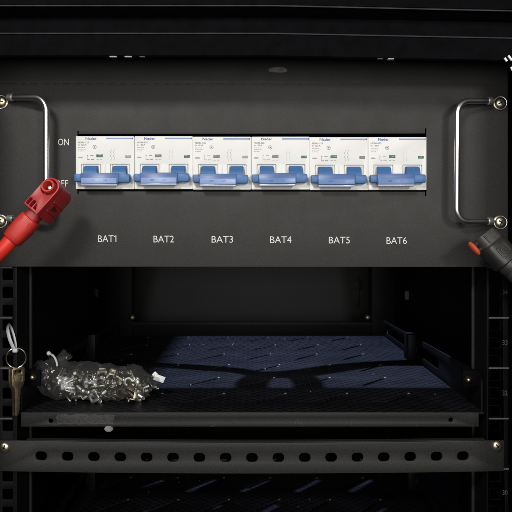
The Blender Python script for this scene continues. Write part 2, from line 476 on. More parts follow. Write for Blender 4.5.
# ================================================================== shelves
SLOT = Vector((32, 40)).normalized()
def slot_pts(x, y, L=54, w=4.8):
    n = Vector((-SLOT.y, SLOT.x)); pts = []
    for c, sgn in ((Vector((x, y)) + SLOT * (L / 2 - w / 2), 1), (Vector((x, y)) - SLOT * (L / 2 - w / 2), -1)):
        for k in range(7):
            a = R(-90 + 30 * k)
            pts.append(tuple(c + SLOT * (math.cos(a) * sgn * w / 2) + n * (math.sin(a) * sgn * w / 2)))
    return pts
HORIZ = lambda z: Matrix(((1, 0, 0, 0), (0, 0, 1, 0), (0, 1, 0, z), (0, 0, 0, 1)))
def make_shelf(z, label, y_off=0):
    sh = thing('rack_shelf', label, 'shelf', (0, 270, z - 14), 'vented shelves in the rack')
    slots = []
    for r in range(6):
        for c in range(6):
            x = -69 - 136 + 8 + c * 69 + (0 if r % 2 else 10)
            y = 62 + r * 86
            if abs(x) < 205 and y < 515: slots.append((x, y))
    b = BM()
    add_plate(b, [(-233, 2), (233, 2), (233, 534), (-233, 534)], [slot_pts(x, y) for x, y in slots], -2.2, 0, 0.5, HORIZ(z))
    deck = obj('deck', b, 'shelf', sh)
    # pale domes put in for light caught at the slot ends, plus scattered specks
    spots = [(x + SLOT.x * 28.5, y + SLOT.y * 28.5, 1.5) for x, y in slots] + [(random.uniform(-210, 215), random.uniform(60, 520), 1.0) for k in range(14)]
    for x, y, rr in spots:
        b = BM(); add_lathe(b, [(rr, -0.4), (rr * 0.9, rr * 0.35), (rr * 0.5, rr * 0.65), (0, rr * 0.75)], (x, y, z), (0, 0, 1), 8)
        obj('glint_speck', b, 'glint', deck)
    b = BM()
    hl = [circ((51 - CX), (CY - 421) - SH + z, 2.2, 12), circ((451 - CX), (CY - 420) - SH + z, 2.2, 12)]
    add_plate(b, [(-231, z - 14), (227, z - 14), (227, z + 0.4), (-231, z + 0.4)], hl, -0.2, 1.9, 0.6)
    obj('front_lip', b, 'shelf_edge', sh)
    for side in (-1, 1):
        b = BM()
        # side wall in the (y, z) plane with two long cut-outs
        ol = [(8, z), (534, z), (534, z + 27), (20, z + 37), (8, z + 30)]
        ho = [rrect(170, 290, z + 10, z + 24, 4), rrect(330, 500, z + 9, z + 20, 4)]
        mt = Matrix(((0, 1, 0, side * 233), (1, 0, 0, 0), (0, 0, 1, 0), (0, 0, 0, 1)))
        add_plate(b, ol, ho, -1, 1, 0.4, mt)
        w = obj('side_wall', b, 'side', sh)
        b = BM()
        add_box(b, *sorted((side * 221, side * 232)), 288, 316, z + 0.4, z + 37, 0.8)
        obj('side_brace', b, 'side', w)
        b = BM()                               # mounting ear with its screw
        add_box(b, *sorted((side * 215, side * 234)), 12, 14.5, z + 24, z + 40, 0.3)
        e = obj('mounting_ear', b, 'frame', sh)
        b = BM()
        c = W(467.5 if side > 0 else 34, 379.5 if side > 0 else 377, 12)
        add_lathe(b, [(3.1, 0), (3.0, 2.5), (2.2, 5.2), (1.2, 6.0), (0, 6.2)], (c.x, 12, c.z - SH + z), seg=16)
        obj('ear_screw', b, 'key', e)
    return sh
shelf = make_shelf(SH, 'black vented shelf lit in a blue patch, holding the bag of screws')
low = make_shelf(-362, 'black vented shelf below the slotted crossbar, nearly lost in the dark')

# paler rough patch on the shelf lip and a pale blob under it
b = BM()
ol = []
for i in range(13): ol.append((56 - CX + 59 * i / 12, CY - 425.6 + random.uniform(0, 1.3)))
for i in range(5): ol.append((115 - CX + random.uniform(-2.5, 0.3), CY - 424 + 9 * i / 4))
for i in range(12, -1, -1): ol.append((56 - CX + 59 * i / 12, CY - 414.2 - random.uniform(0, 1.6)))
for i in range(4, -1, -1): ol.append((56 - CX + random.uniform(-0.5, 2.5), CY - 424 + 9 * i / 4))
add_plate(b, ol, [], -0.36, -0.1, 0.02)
obj('lip_patch', b, 'patch_grey', shelf)
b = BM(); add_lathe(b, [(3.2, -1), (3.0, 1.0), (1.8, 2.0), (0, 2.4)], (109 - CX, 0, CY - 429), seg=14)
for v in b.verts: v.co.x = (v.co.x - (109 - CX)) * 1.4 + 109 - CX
obj('pale_blob', b, 'smudge', shelf)

# ================================================================== slotted crossbar
bar = thing('slotted_crossbar', 'black bar with a row of oval slots, screwed across the rack', 'crossbar', (0, 2, CY - 472))
sag = lambda x: -2.3 * (1 - (x / 245.0) ** 2)
def sagged(bm, skip=False):
    for v in bm.verts: v.co.z += sag(max(-245, min(245, v.co.x)))
b = BM()
n = 24
top = [(-256 + 508 * i / n, CY - 440.5) for i in range(n + 1)]
bot = [(-256 + 508 * i / n, CY - 471.5) for i in range(n, -1, -1)]
holes = [rrect(41.5 + 26.35 * i - CX - 5.7, 41.5 + 26.35 * i - CX + 5.7, CY - 455.5 - 4.4, CY - 455.5 + 4.4, 4.0, 5) for i in range(17)]
holes = [h[::-1] for h in holes]
add_plate(b, bot[::-1] + top[::-1], holes, -0.4, 1.8, 0.5)
sagged(b)
obj('bar_face', b, 'bracket', bar)
b = BM()
for i in range(n):
    x0, x1 = -226 + 460 * i / n, -226 + 460 * (i + 1) / n
    add_box(b, x0, x1, 1.8, 9, CY - 442.2, CY - 440.2)
    add_box(b, x0, x1, 1.8, 9, CY - 471.8, CY - 469.8)
sagged(b)
obj('bar_flange', b, 'bracket', bar)

def make_screw(c, r, parent, axis=(0, -1, 0), rot=0.3, washer=True, m='zinc'):
    ax = Vector(axis).normalized()
    b = BM()
    add_lathe(b, [(r, 0), (r, 0.25 * r), (r * 0.93, 0.42 * r), (r * 0.72, 0.62 * r), (r * 0.42, 0.72 * r), (0, 0.75 * r)], c, axis, 26)
    s = obj('screw', b, m, parent)
    b = BM()
    for k in range(2):
        a = rot + k * math.pi / 2
        mt = Matrix.Translation(c) @ Matrix.Rotation(a, 4, 'Y')
        add_box(b, -r * 0.55, r * 0.55, -0.775 * r, -0.4 * r, -r * 0.11, r * 0.11, 0, mt)
    obj('cross_recess_shade', b, 'recess_shade', s)  # raised dark bars in place of a shaded recess
    if washer:
        b = BM()
        add_lathe(b, [(r * 1.02, 0), (r * 1.16, 0.0), (r * 1.2, 0.1 * r), (r * 1.12, 0.16 * r), (r * 1.0, 0.14 * r)], c, axis, 26)
        obj('washer', b, 'chrome', s)
make_screw(Vector((5.3 - CX, -0.4, CY - 447)), 5.6, bar, rot=0.5, washer=False)
make_screw(Vector((496.8 - CX, -0.4, CY - 445.8)), 5.6, bar, rot=0.9, washer=False)

# ================================================================== breaker panel
panel = thing('breaker_panel', 'matt black panel printed BAT1 to BAT6, with a window for six breakers', 'breaker panel', (0, 0, CY - 267))
b = BM()
cut = [(x - CX, CY - y) for x, y in ((77.6, 194.5), (78.8, 194.5), (78.8, 191.6), (425.2, 191.9), (425.2, 196.4), (426.6, 196.4),
                                    (426.6, 128.6), (425.4, 128.6), (425.4, 133.6), (78.8, 134.0), (78.8, 131), (77.6, 131))]
add_plate(b, [(-262, CY - 266.8), (256, CY - 267.2), (256, CY - 84.1), (-262, CY - 83.7)], [cut], 0, 2.6, 0.3)
obj('face_plate', b, 'panel', panel)
b = BM(); add_plate(b, [(-262, CY - 83.6), (256, CY - 84.0), (256, CY - 40), (-262, CY - 40)], [], 0.1, 2.6, 0.12)
obj('upper_strip', b, 'panel', panel)
b = BM()
for i in range(44):
    x = -236 + i * 11.0 + random.uniform(-0.6, 0.6)
    add_box(b, x, x + random.uniform(3, 6.5), -0.1, 0.6, CY - 84.15, CY - 83.65)
obj('seam_bead', b, 'bracket', panel)
# steel case behind the face
b = BM()
add_box(b, -226, 226, 2.6, 138.5, CY - 266.5, CY - 265, 0.2); add_box(b, -226, 226, 2.6, 138.5, 190, 191.5, 0.2)
add_box(b, -227.5, -226, 2.6, 138.5, CY - 266.5, 191.5, 0.2); add_box(b, 226, 227.5, 2.6, 138.5, CY - 266.5, 191.5, 0.2)
add_box(b, -227.5, 227.5, 138.5, 140, CY - 266.5, 191.5, 0.2)
obj('case', b, 'rack', panel)
# printed lettering
def label_text(txt, x0, x1, y0, y1, bold=-0.05):
    b = BM(); add_text(b, txt, x0 - CX, x1 - CX, CY - y1, CY - y0, 0.0, 0.15, bold); obj('lettering', b, 'white_print', panel)
label_text('ON', 58.3, 69, 139, 145.6)
label_text('OFF', 54.8, 68.4, 180.3, 186.8)
for t, x0, x1, y0 in (('BAT1', 98.3, 116.6, 235.6), ('BAT2', 153.8, 174.2, 235.9), ('BAT3', 211.9, 233.2, 236.2),
                      ('BAT4', 270.4, 291.6, 236.6), ('BAT5', 329.1, 350, 237), ('BAT6', 386.8, 407, 237.5)):
    label_text(t, x0, x1, y0, y0 + 6.7)
b = BM(); add_box(b, -0.85, 0.85, -0.15, -0.02, -0.36, 0.36, 0, Matrix.Translation((114.9 - CX, 0, CY - 236.6)) @ Matrix.Rotation(R(-38), 4, 'Y'))
obj('lettering', b, 'white_print', panel)
# a smudge left on the upper strip
b = BM()
for k in range(3):
    add_loft(b, [(Vector((277 - CX + random.uniform(-4, 4), 0.13 - 0.02 * k, CY - 70 + random.uniform(-1, 1))), Vector((1, 0, 0)), Vector((0, 0, 1)), 5 + k, 2.5, 2.2),
                 (Vector((277 - CX + random.uniform(-4, 4), 0.05 - 0.02 * k, CY - 70 + random.uniform(-1, 1))), Vector((1, 0, 0)), Vector((0, 0, 1)), 4 + k, 2, 2.2)])
obj('smudge', b, 'smudge', panel)

# folding chrome handles
def handle(side):
    if side < 0:
        fx, bx, ty, by = 11.0, 46.6, 97.6, 219.0
    else:
        fx, bx, ty, by = 490.0, 457.6, 101.0, 221.5
    s = 1 if side < 0 else -1
    ft, fb = W(fx, ty, -7), W(fx, by, -7)
    bt, bb = W(bx, ty, -20), W(bx - (0 if side < 0 else 1), by, -20)
    rr = 13.0
    def corner(c, din, dout):                  # quarter bend
        pts = []
        for k in range(9):
            a = R(90 * k / 8)
            pts.append(c - din * rr + din * (rr * math.sin(a)) + dout * (rr * (1 - math.cos(a))))
        return pts
    d1 = (bt - ft).normalized(); d2 = (bb - bt).normalized(); d3 = (fb - bb).normalized()
    path = [ft, ft.lerp(bt, 0.3)] + corner(bt, d1, d2) + corner(bb, d2, d3) + [bb.lerp(fb, 0.7), fb]
    b = BM(); add_tube(b, path, 3.05, 20)
    h = obj('handle', b, 'chrome', panel, 60)
    for p, d in ((ft, d1), (fb, -d3)):
        b = BM(); add_tube(b, [p - d * 3.2, p - d * 2.8, p + d * 2.2, p + d * 2.6], [2.6, 3.9, 3.9, 3.0], 18); obj('ferrule', b, 'satin', h)
        b = BM()
        q = p - d * 2
        add_lathe(b, [(3.3, 0.0), (3.3, 6.5), (2.6, 7.4), (0, 7.5)], (q.x, 0, q.z), seg=18)
        obj('handle_post', b, 'rack', h)
handle(-1); handle(1)
for px, py, ro in ((1.6, 102.2, 0.2), (1.0, 221.4, 0.7), (500.2, 103.5, 1.1), (500.4, 222.6, 0.5)):
    make_screw(Vector((px - CX, 0, CY - py)), 6.0, panel, rot=ro)

# wiring loom behind the case (it throws the wavy shadow on the shelf)
def shelf_pt(px, py):
    d = F * (-SH) / (py - CY); return Vector(((px - CX) * d / F, d - F, SH))
def loom(pix, r, z=-14):
    b = BM(); pts = smooth([lift(shelf_pt(*p), z + 5 * math.sin(i * 2.1)) for i, p in enumerate(pix)], 6)
    add_tube(b, pts, r, 12); obj('wiring', b, 'wire_sheath', panel)
loom([(120, 363.5), (160, 365.5), (200, 368), (235, 370.5), (265, 374.5), (300, 372), (335, 367), (380, 363.5), (415, 362), (470, 361.5)], 14.5)
loom([(150, 364.5), (200, 367), (240, 371), (262, 376), (300, 375.5), (330, 371.5), (380, 364.8), (440, 364.5)], 12)
loom([(251, 396), (252, 388), (253, 382), (262, 376.5), (280, 374)], 18)
loom([(310, 396), (309, 388), (307, 382), (299, 376.5), (280, 374)], 17)

# ================================================================== circuit breakers
BX0, PITCH = 105.8, 58.25
def make_breaker():
    c = Vector((BX0 - CX, -3, CY - 189.6))
    t = thing('circuit_breaker', '', 'circuit breaker', c, 'two-pole breakers in the panel window')
    X = lambda px: px - CX
    Z = lambda py: CY - py
    hw0, hw1 = 76.8, 134.85
    b = BM()
    slots = [rrect(X(82.2), X(101.6), Z(178), Z(164.6), 0.6, 2), rrect(X(111), X(130.4), Z(178), Z(164.6), 0.6, 2)]
    add_plate(b, rrect(X(hw0), X(hw1), Z(189.6), Z(136.9), 0.8, 3), slots, -3.5, 5, 0.5)
    add_box(b, X(hw0 + 0.6), X(hw1 - 0.6), 5, 70, Z(189), Z(138), 0.5); add_box(b, X(hw0 + 2), X(hw1 - 2), -1.2, 5, Z(186), Z(160), 0.2)
    add_box(b, X(105.3), X(106.5), -4.0, -3.4, Z(178), Z(164.4), 0.2)           # rib between the poles
    body = obj('body', b, 'breaker', t)
    b = BM()
    for x0, x1 in ((83, 84.2), (99.6, 100.8), (111.9, 113.1), (128.4, 129.6)):
        add_box(b, X(x0), X(x1), -2.9, 0, Z(177.5), Z(165), 0.2)
    obj('guide_rib', b, 'breaker_in', t)
    # blue levers, pushed down
    for x0, x1 in ((85.3, 98.8), (114, 127.5)):
        b = BM()
        prof = [(4.8, 166.2), (-1.5, 166.0), (-5, 167.2), (-7.5, 170), (-9.5, 174), (-10, 179), (0, 179.5), (4.8, 178)]
        ra = [b.verts.new((X(x0), y, Z(py))) for y, py in prof]
        rb = [b.verts.new((X(x1), y, Z(py))) for y, py in prof]
        for k in range(len(prof)):
            k2 = (k + 1) % len(prof); b.faces.new((ra[k], rb[k], rb[k2], ra[k2]))
        b.faces.new(ra[::-1]); b.faces.new(rb)
        bmesh.ops.recalc_face_normals(b, faces=b.faces)
        bmesh.ops.bevel(b, geom=[e for e in b.edges if abs(e.verts[0].co.x - e.verts[1].co.x) < 1e-4], offset=0.5, segments=2, affect='EDGES')
        obj('lever', b, 'blue', t, 50)
    b = BM()
    add_box(b, X(77.3), X(84.5), -13, -5, Z(183), Z(175.2), 1.3)
    add_box(b, X(84), X(121), -14, -6, Z(184.4), Z(174.3), 0.9)
    add_box(b, X(120), X(132.0), -13, -5, Z(183.4), Z(175), 1.3)
    add_box(b, X(84.6), X(119.4), -7, -4.0, Z(183.5), Z(178.5), 0.4)
    tb = obj('toggle_bar', b, 'blue', t)
    # label window in the bar: sloping slightly upwards, under a clear lens
    tilt = Matrix.Translation((0, -14.5, Z(182.5))) @ Matrix.Rotation(R(-9), 4, 'X') @ Matrix.Translation((0, 14.5, -Z(182.5)))
    b = BM(); add_box(b, X(84.8), X(119.6), -15.1, -12.5, Z(184.6), Z(179.2), 0.4, tilt); lw = obj('label_window', b, 'label', tb)
    b = BM()
    for x in (96.3, 108.2): add_text(b, 'OFF', X(x - 2.2), X(x + 2.2), Z(182.8), Z(180.9), -15.12, 0.06, 0.4, tilt)
    obj('lettering', b, 'blue_ink', lw)
    b = BM(); add_box(b, X(84.2), X(120.2), -16.1, -15.4, Z(185), Z(174.6), 0.25, tilt); obj('lens', b, 'lens', tb)
    b = BM(); add_box(b, X(84.6), X(120), -15, -9, Z(187), Z(184.9), 0.5); obj('lens_lip', b, 'lens_edge', tb)
    # printing
    yf = -3.5
    b = BM(); add_text(b, 'Nader', X(86.6), X(97.6), Z(140.6), Z(137.9), yf, 0.06, 0.32); obj('logo', b, 'blue_ink', t)
    b = BM(); add_box(b, X(107.3), X(133.2), yf - 0.06, yf + 0.05, Z(139.9), Z(138.4)); obj('stripe', b, 'blue_ink2', t)
    b = BM(); add_box(b, X(133.0), X(134.0), yf - 0.12, yf + 0.05, Z(140), Z(138.3)); obj('stripe_end', b, 'blue_ink', t)
    b = BM()
    add_text(b, 'NDB1-125', X(79.2), X(89.8), Z(144), Z(142.3), yf, 0.06, 0.25)
    add_text(b, 'In 125A', X(79.2), X(87.6), Z(146.3), Z(144.8), yf, 0.06, 0.2)
    # trip-curve diagram and pole symbols
    for x0, x1, py, w in ((88.3, 89.3, 156, .5), (91.3, 94.6, 156, .6), (88.3, 91, 160, .5), (92, 95.2, 160, .6)):
        add_box(b, X(x0), X(x1), yf - .06, yf + .05, Z(py + w / 2), Z(py - w / 2))
    add_box(b, X(88.1), X(88.5), yf - .06, yf + .05, Z(160), Z(155.5))
    for k in range(20):
        a0 = 2 * math.pi * k / 20
        add_box(b, -0.28, 0.28, yf - .05, yf + .05, -0.2, 0.2, 0, Matrix.Translation((X(95.6) + 1.7 * math.cos(a0), 0, Z(147.6) + 1.7 * math.sin(a0))))
    add_box(b, X(94.9), X(96.3), yf - .06, yf + .05, Z(148.2), Z(147.0))
    obj('printing', b, 'grey_ink', t)
    b = BM()
    for i, w in enumerate((7.5, 8.2, 6.0)):
        z = Z(148.1 + i * 1.75); x = X(79.2); xe = x + w
        while x < xe:
            l = random.uniform(0.6, 1.5); add_box(b, x, min(x + l, xe), yf - .05, yf + .05, z - 0.3, z + 0.3); x += l + 0.4
    add_box(b, X(79.4), X(83.8), yf - .05, yf + .05, Z(158.8), Z(157.4))
    for x in (112.2, 115.2):
        for y0, y1, dx in ((149.6, 151.2, 0), (151.8, 153.8, -.7), (154.2, 155.2, 0), (155.6, 157.6, -.8), (158, 161, 0)):
            add_box(b, X(x + dx) - .2, X(x + dx) + .2, yf - .05, yf + .05, Z(y1), Z(y0))
    for x in (97.6, 101): add_box(b, X(x), X(x + 2.2), yf - .05, yf + .05, Z(160.6), Z(160.0))
    obj('fine_printing', b, 'pale_ink', t)
    for x0, x1, y0, y1 in ((97.4, 103.8, 155, 157.9), (126.2, 132, 155.8, 158.4)):
        b = BM(); add_box(b, X(x0), X(x1), yf - 0.25, yf + .2, Z(y1), Z(y0), 0.15); obj('indicator', b, 'ind_grey', t)
    return t

breaker = make_breaker()
labels = ['two-pole breaker above BAT1, first of the row beside the OFF mark',
          'two-pole breaker mounted above the BAT2 lettering',
          'two-pole breaker mounted above the BAT3 lettering',
          'two-pole breaker mounted above the BAT4 lettering',
          'two-pole breaker mounted above the BAT5 lettering',
          'two-pole breaker above BAT6, last of the row next to the bare panel']
inds = [('ind_green', 'ind_pale'), ('ind_grey', 'ind_green'), ('ind_grey', 'ind_pale'), ('ind_grey', 'ind_green'), ('ind_green', 'ind_grey'), ('ind_green', 'ind_green')]
brs = [breaker] + [copy_tree(breaker) for _ in range(5)]
for i, o in enumerate(brs):
    o['label'] = labels[i]
    o.location = (Vector(breaker['base_u']) + Vector((i * PITCH + (0, .12, -.1, .1, -.12, 0)[i], (0, .5, -.4, .3, 0, .6)[i], -0.17 * i + (0, .25, -.2, .1, -.25, .1)[i]))) * S
    for c in o.children:
        if c.name.split('.')[0] == 'toggle_bar':
            c.rotation_euler = (0, R((0.4, -0.3, 0.5, -0.5, 0.2, -0.2)[i]), 0); c.location.z += (0, .3, -.3, .2, -.2, .1)[i] * S
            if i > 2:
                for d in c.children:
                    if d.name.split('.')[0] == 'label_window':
                        d.data = d.data.copy(); d.data.materials[0] = M['label_low_glare']  # bluer tone stands for less glare on these lenses
    ii = [c for c in o.children if c.name.split('.')[0] == 'indicator']
    ii.sort(key=lambda c: min(v.co.x for v in c.data.vertices))
    for c, mm in zip(ii, inds[i]):
        c.data = c.data.copy(); c.data.materials[0] = M[mm]

# ================================================================== red cable connector
cn = Vector((-0.10, -0.93, 0.30)).normalized()                 # out of its front face
ca = Vector((0.59, 0.0, 0.80)); ca = (ca - cn * ca.dot(cn)).normalized()   # towards its round head
cb = ca.cross(cn).normalized()
if cb.x < 0: cb = -cb
O = W(30.2, 209.0, -78)
red = thing('cable_connector', 'red angled plug with a round socket, on a thick red cable', 'cable connector', O)
FR = Matrix(((cb.x, -cn.x, ca.x, O.x), (cb.y, -cn.y, ca.y, O.y), (cb.z, -cn.z, ca.z, O.z), (0, 0, 0, 1)))  # (b, inward, a)
hw, hl = 8.7, 26.5
ol = [(-hw, 0), (hw, 0), (hw, hl)] + [(hw * math.cos(R(a)), hl + hw * math.sin(R(a))) for a in range(12, 180, 12)] + [(-hw, hl)]
b = BM()
hh = [circ(-0.6, hl - 1.0, 7.5, 28)[::-1], rrect(-7.6, -4.6, 2, 8.2, 0.5, 2)[::-1], rrect(-3.4, -0.2, 2, 8.2, 0.5, 2)[::-1], [(1.2, 2.2), (1.2, 7.6), (4.6, 2.2)]]
add_plate(b, ol, hh, 0, 7, 0.7, FR)
ol2 = [(x * 0.985, z) for x, z in ol]
add_plate(b, ol2, [], 7.02, 31, 0.6, FR)
# triangular gusset pocket on the long side
for (a0, a1) in ((8, 9.5), (17.5, 19)):
    add_box(b, hw - 0.6, hw + 1.0, 8, 29, a0, a1, 0.4, FR)
obj('housing', b, 'red', red)
b = BM()
def RL(bx, inn, al): return FR @ Vector((bx, inn, al))
add_lathe(b, [(3.9, -2), (3.9, 8.5), (4.5, 9.4), (5.8, 9.4), (6.3, 8.7), (6.5, -2)], RL(-0.6, 6.0, hl - 1.0), cn, 28)
obj('socket_ring', b, 'red_boot', red)
b = BM(); add_lathe(b, [(2.1, -3), (2.1, 3.6), (1.6, 4.6), (0, 4.9)], RL(-0.6, 6.0, hl - 1.0), cn, 18); obj('contact_pin', b, 'silver', red)
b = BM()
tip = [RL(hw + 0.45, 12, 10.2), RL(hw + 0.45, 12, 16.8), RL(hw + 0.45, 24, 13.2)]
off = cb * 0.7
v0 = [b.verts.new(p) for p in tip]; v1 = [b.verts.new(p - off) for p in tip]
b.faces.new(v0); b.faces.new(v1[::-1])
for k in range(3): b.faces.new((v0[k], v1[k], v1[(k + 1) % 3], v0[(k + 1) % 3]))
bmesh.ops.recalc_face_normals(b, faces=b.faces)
obj('side_pocket_shade', b, 'red_shaded', red)  # dark triangle painted for the shade of the pocket
# neck, boot and cable
ctr = RL(0, 16, 0)
e0 = RL(0.2, 15, 0.5); e1 = W(31.8, 218.5, -62); e2 = W(11.6, 240.5, -64); e3 = W(-14, 268, -64)
dd = (e2 - e1).normalized(); du = Vector((0, -1, 0)); du = (du - dd * du.dot(dd)).normalized(); dv = dd.cross(du)
b = BM()
add_loft(b, [(e1 - dd * 7, dv, du, 7.2, 8, 3), (e1 + dd * 3, dv, du, 7.2, 8, 3)])
obj('neck', b, 'red', red)
b = BM()
secs = []
for t, w in ((0, 8.6), (0.02, 9.6), (0.1, 9.9), (0.4, 10.1), (0.75, 9.6), (0.93, 8.9), (0.98, 8.2), (1.0, 7.2)):
    secs.append((e1.lerp(e2, t), dv, du, w, w * 1.05, 2.7))
add_loft(b, secs, 32)
for sg in (-1, 1):                                              # moulded ridge lines along the boot
    add_tube(b, [e1.lerp(e2, 0.12) + du * 9.7 + dv * 4.2 * sg, e1.lerp(e2, 0.88) + du * 8.9 + dv * 4 * sg], 0.7, 8)
obj('boot', b, 'red_boot', red)
b = BM(); add_tube(b, smooth([e2 - dd * 4, e2 + dd * 10, e3, e3 + Vector((-30, 4, -45)), e3 + Vector((-50, 8, -120))], 8), 6.9, 20); obj('cable', b, 'red_cable', red)

# ================================================================== black cable connector
K0 = W(482.8, 235.2, -40); K1 = W(508, 263.6, -48)
blk = thing('cable_connector', 'scuffed black plug with an orange-red lock tab, by the lower chrome handle end', 'cable connector', K1)
kd = (K1 - K0).normalized(); ku = Vector((0.25, -1, 0.2)); ku = (ku - kd * ku.dot(kd)).normalized(); kv = kd.cross(ku).normalized()
if kv.x < 0: kv = -kv            # kv: across, up to the right
L = (K1 - K0).length
b = BM()
add_loft(b, [(K0 + kd * t, kv, ku, w, h, 3.4) for t, w, h in ((0, 9.8, 9), (0.6, 10.6, 10), (10, 11.2, 10.4), (12, 11.2, 10.4), (12.6, 10.5, 9.8))])
obj('collar', b, 'black_worn', blk)
b = BM()
add_loft(b, [(K0 + kd * t, kv, ku, w, h, 3.2) for t, w, h in ((11, 11, 10), (13, 12.6, 11.4), (15, 13, 12), (L - 5, 13, 12), (L - 1, 12.4, 11.4), (L, 11, 10))])
obj('housing', b, 'black_plastic', blk)
b = BM(); q = K0 - kv * 11.2 + kd * 2 + ku * 2
# top-face ridges of the worn collar
for s in (-0.5, 0.3):
    add_tube(b, [K0 + kd * 1.5 + ku * 10.2 + kv * 12 * s, K0 + kd * 11 + ku * 10.6 + kv * 12 * s], 0.8, 8)
obj('collar_ridge', b, 'black_worn', blk)
b = BM()
tc = W(474.4, 248.8, -46)
tv = ku.cross(kd).normalized()
add_loft(b, [(tc + kd * t, tv, ku, w, w * 1.5, 2.4) for t, w in ((-7.4, 0.8), (-6.4, 1.6), (-3.6, 2.2), (0, 2.4), (3.6, 2.2), (6.4, 1.6), (7.4, 0.8))], 18)
obj('lock_tab', b, 'orange', blk)
b = BM()
add_loft(b, [(tc + kd * -4, tv, ku, 1.6, 3, 3), (tc + kd * 4, tv, ku, 1.6, 3, 3)])
add_tube(b, [tc + kd * -2 , tc + kd * -2 + kv * 8], 2.6, 10); add_tube(b, [tc + kd * 4, tc + kd * 4 + kv * 6], 2.2, 10)
obj('tab_bridge', b, 'black_plastic', blk)
# moulded emblem: an open rounded square with a curved stroke in it
b = BM()
EM = Matrix(((kv.x, -ku.x, -kd.x, 0), (kv.y, -ku.y, -kd.y, 0), (kv.z, -ku.z, -kd.z, 0), (0, 0, 0, 1)))
ec = K0 + kd * 23 + ku * 12.0 - kv * 1.2
def em(pts, r): add_tube(b, [ec + kv * x + kd * y + ku * 0.1 for x, y in pts], r, 8)
em([(5.2, 4), (5.2, -4.4), (4.4, -5.2), (-4.4, -5.2), (-5.2, -4.4), (-5.2, 5.6), (-4.6, 6.2), (1.5, 6.2)], 0.65)
em(smooth([(2.8, -2.6), (-1.6, -2.4), (-2.8, 0.4), (-1.2, 3.0), (2.6, 3.2)], 5), 0.75)
em([(0.2, 0.4), (3.0, 0.4)], 0.6)
obj('emblem', b, 'black_worn', blk)
b = BM(); add_tube(b, smooth([K1 - kd * 4, K1 + kd * 12, K1 + kd * 40, K1 + kd * 70 + Vector((4, 0, -30)), K1 + kd * 80 + Vector((2, 0, -120))], 8), 9.6, 20)
obj('cable', b, 'black_cable', blk)
b = BM(); add_tube(b, [K1 - kd * 1, K1 + kd * 1, K1 + kd * 7, K1 + kd * 8], [10.4, 11.2, 10.6, 9.9], 20); obj('gland', b, 'black_plastic', blk)

# ================================================================== keys on the left rail
c = W(16.3, 358.3, -4)
tie = thing('cable_tie', 'white nylon tie looped through a rail hole, holding the keys', 'cable tie', W(9, 326, 3))
b = BM()
add_tube(b, smooth([W(8.6, 325.2, 8), W(7.8, 327.5, 1), W(8.2, 332, -6), W(10.2, 340, -9), W(13.2, 347, -8), W(15.6, 351.2, -6)], 6), 2.1, 10, flat=0.5, up=(0, 1, 0))
obj('front_strand', b, 'tie', tie)
b = BM()
add_tube(b, smooth([W(10.2, 326, 8), W(12.2, 330, 2), W(14.6, 338, -1), W(15.8, 345, -2), W(15.9, 350.5, -4)], 6), 1.5, 10, flat=0.5, up=(0, 1, 0))
obj('back_strand', b, 'tie', tie)
b = BM(); p = W(15.7, 350.6, -6); add_box(b, p.x - 2.4, p.x + 2.4, p.y - 2.4, p.y + 2.4, p.z - 2, p.z + 2, 0.9); obj('tie_head', b, 'tie', tie)

b = BM()
ry = Matrix.Rotation(R(14), 4, 'Z')
for dy in (0, 1.3):
    pts = [Vector((9.4 * math.sin(t), dy, 9.8 * math.cos(t))) for t in [2 * math.pi * k / 48 for k in range(48)]]
    add_tube(b, [c + (ry @ p) for p in pts], 0.72, 8, closed=True)
kr = obj('key_ring', b, 'ring', base=c - Vector((0, 0, 10)))
tag(kr, 'thin round split ring hanging from the white tie', 'key ring')
def make_key(cx, cy, y, rz, tilt, label):
    top = W(cx, cy, y)
    b = BM()
    ol = [(-6.4, -1), (-5.4, 1), (5.6, 1), (6.6, -1), (6.6, -13), (5.6, -16.5), (3.4, -20), (2.7, -21.5), (2.7, -26), (2.1, -27.5), (2.7, -29), (2.2, -32), (2.8, -34),
          (1.8, -37), (2.4, -39.5), (1.4, -44), (-0.4, -47.5), (-2.6, -46), (-2.8, -21.5), (-4, -19.5), (-6, -16.5), (-6.6, -13)]
    mt = Matrix.Translation(top) @ Matrix.Rotation(R(tilt), 4, 'Y') @ Matrix.Rotation(R(rz), 4, 'Z')
    add_plate(b, ol, [rrect(-3.4, 3.4, -4.6, -1.4, 1.5, 4)[::-1]], -1.1, 1.1, 0.35, mt)
    t = obj('key', b, 'key', base=top)
    tag(t, label, 'key', 'keys on the split ring')
    b = BM(); add_box(b, -0.9, 0.3, -1.35, 1.35, -45, -20, 0.2, mt); obj('blade_groove_shade', b, 'recess_shade', t)  # raised dark strip in place of a shaded groove
    b = BM(); add_plate(b, rrect(-4.6, 4.6, -14, -6.4, 1.0, 3), [rrect(-3.8, 3.8, -13.2, -7.2, 0.8, 3)[::-1]], -1.45, -1.0, 0.15, mt); obj('bow_stamp', b, 'key', t)
make_key(18.4, 368.6, -5.5, 42, 1.2, 'brass key with its bow facing forward, in front on the split ring')
make_key(13.9, 369.0, -1.5, 60, -1.5, 'brass key turned edge-on behind the other key on the ring')

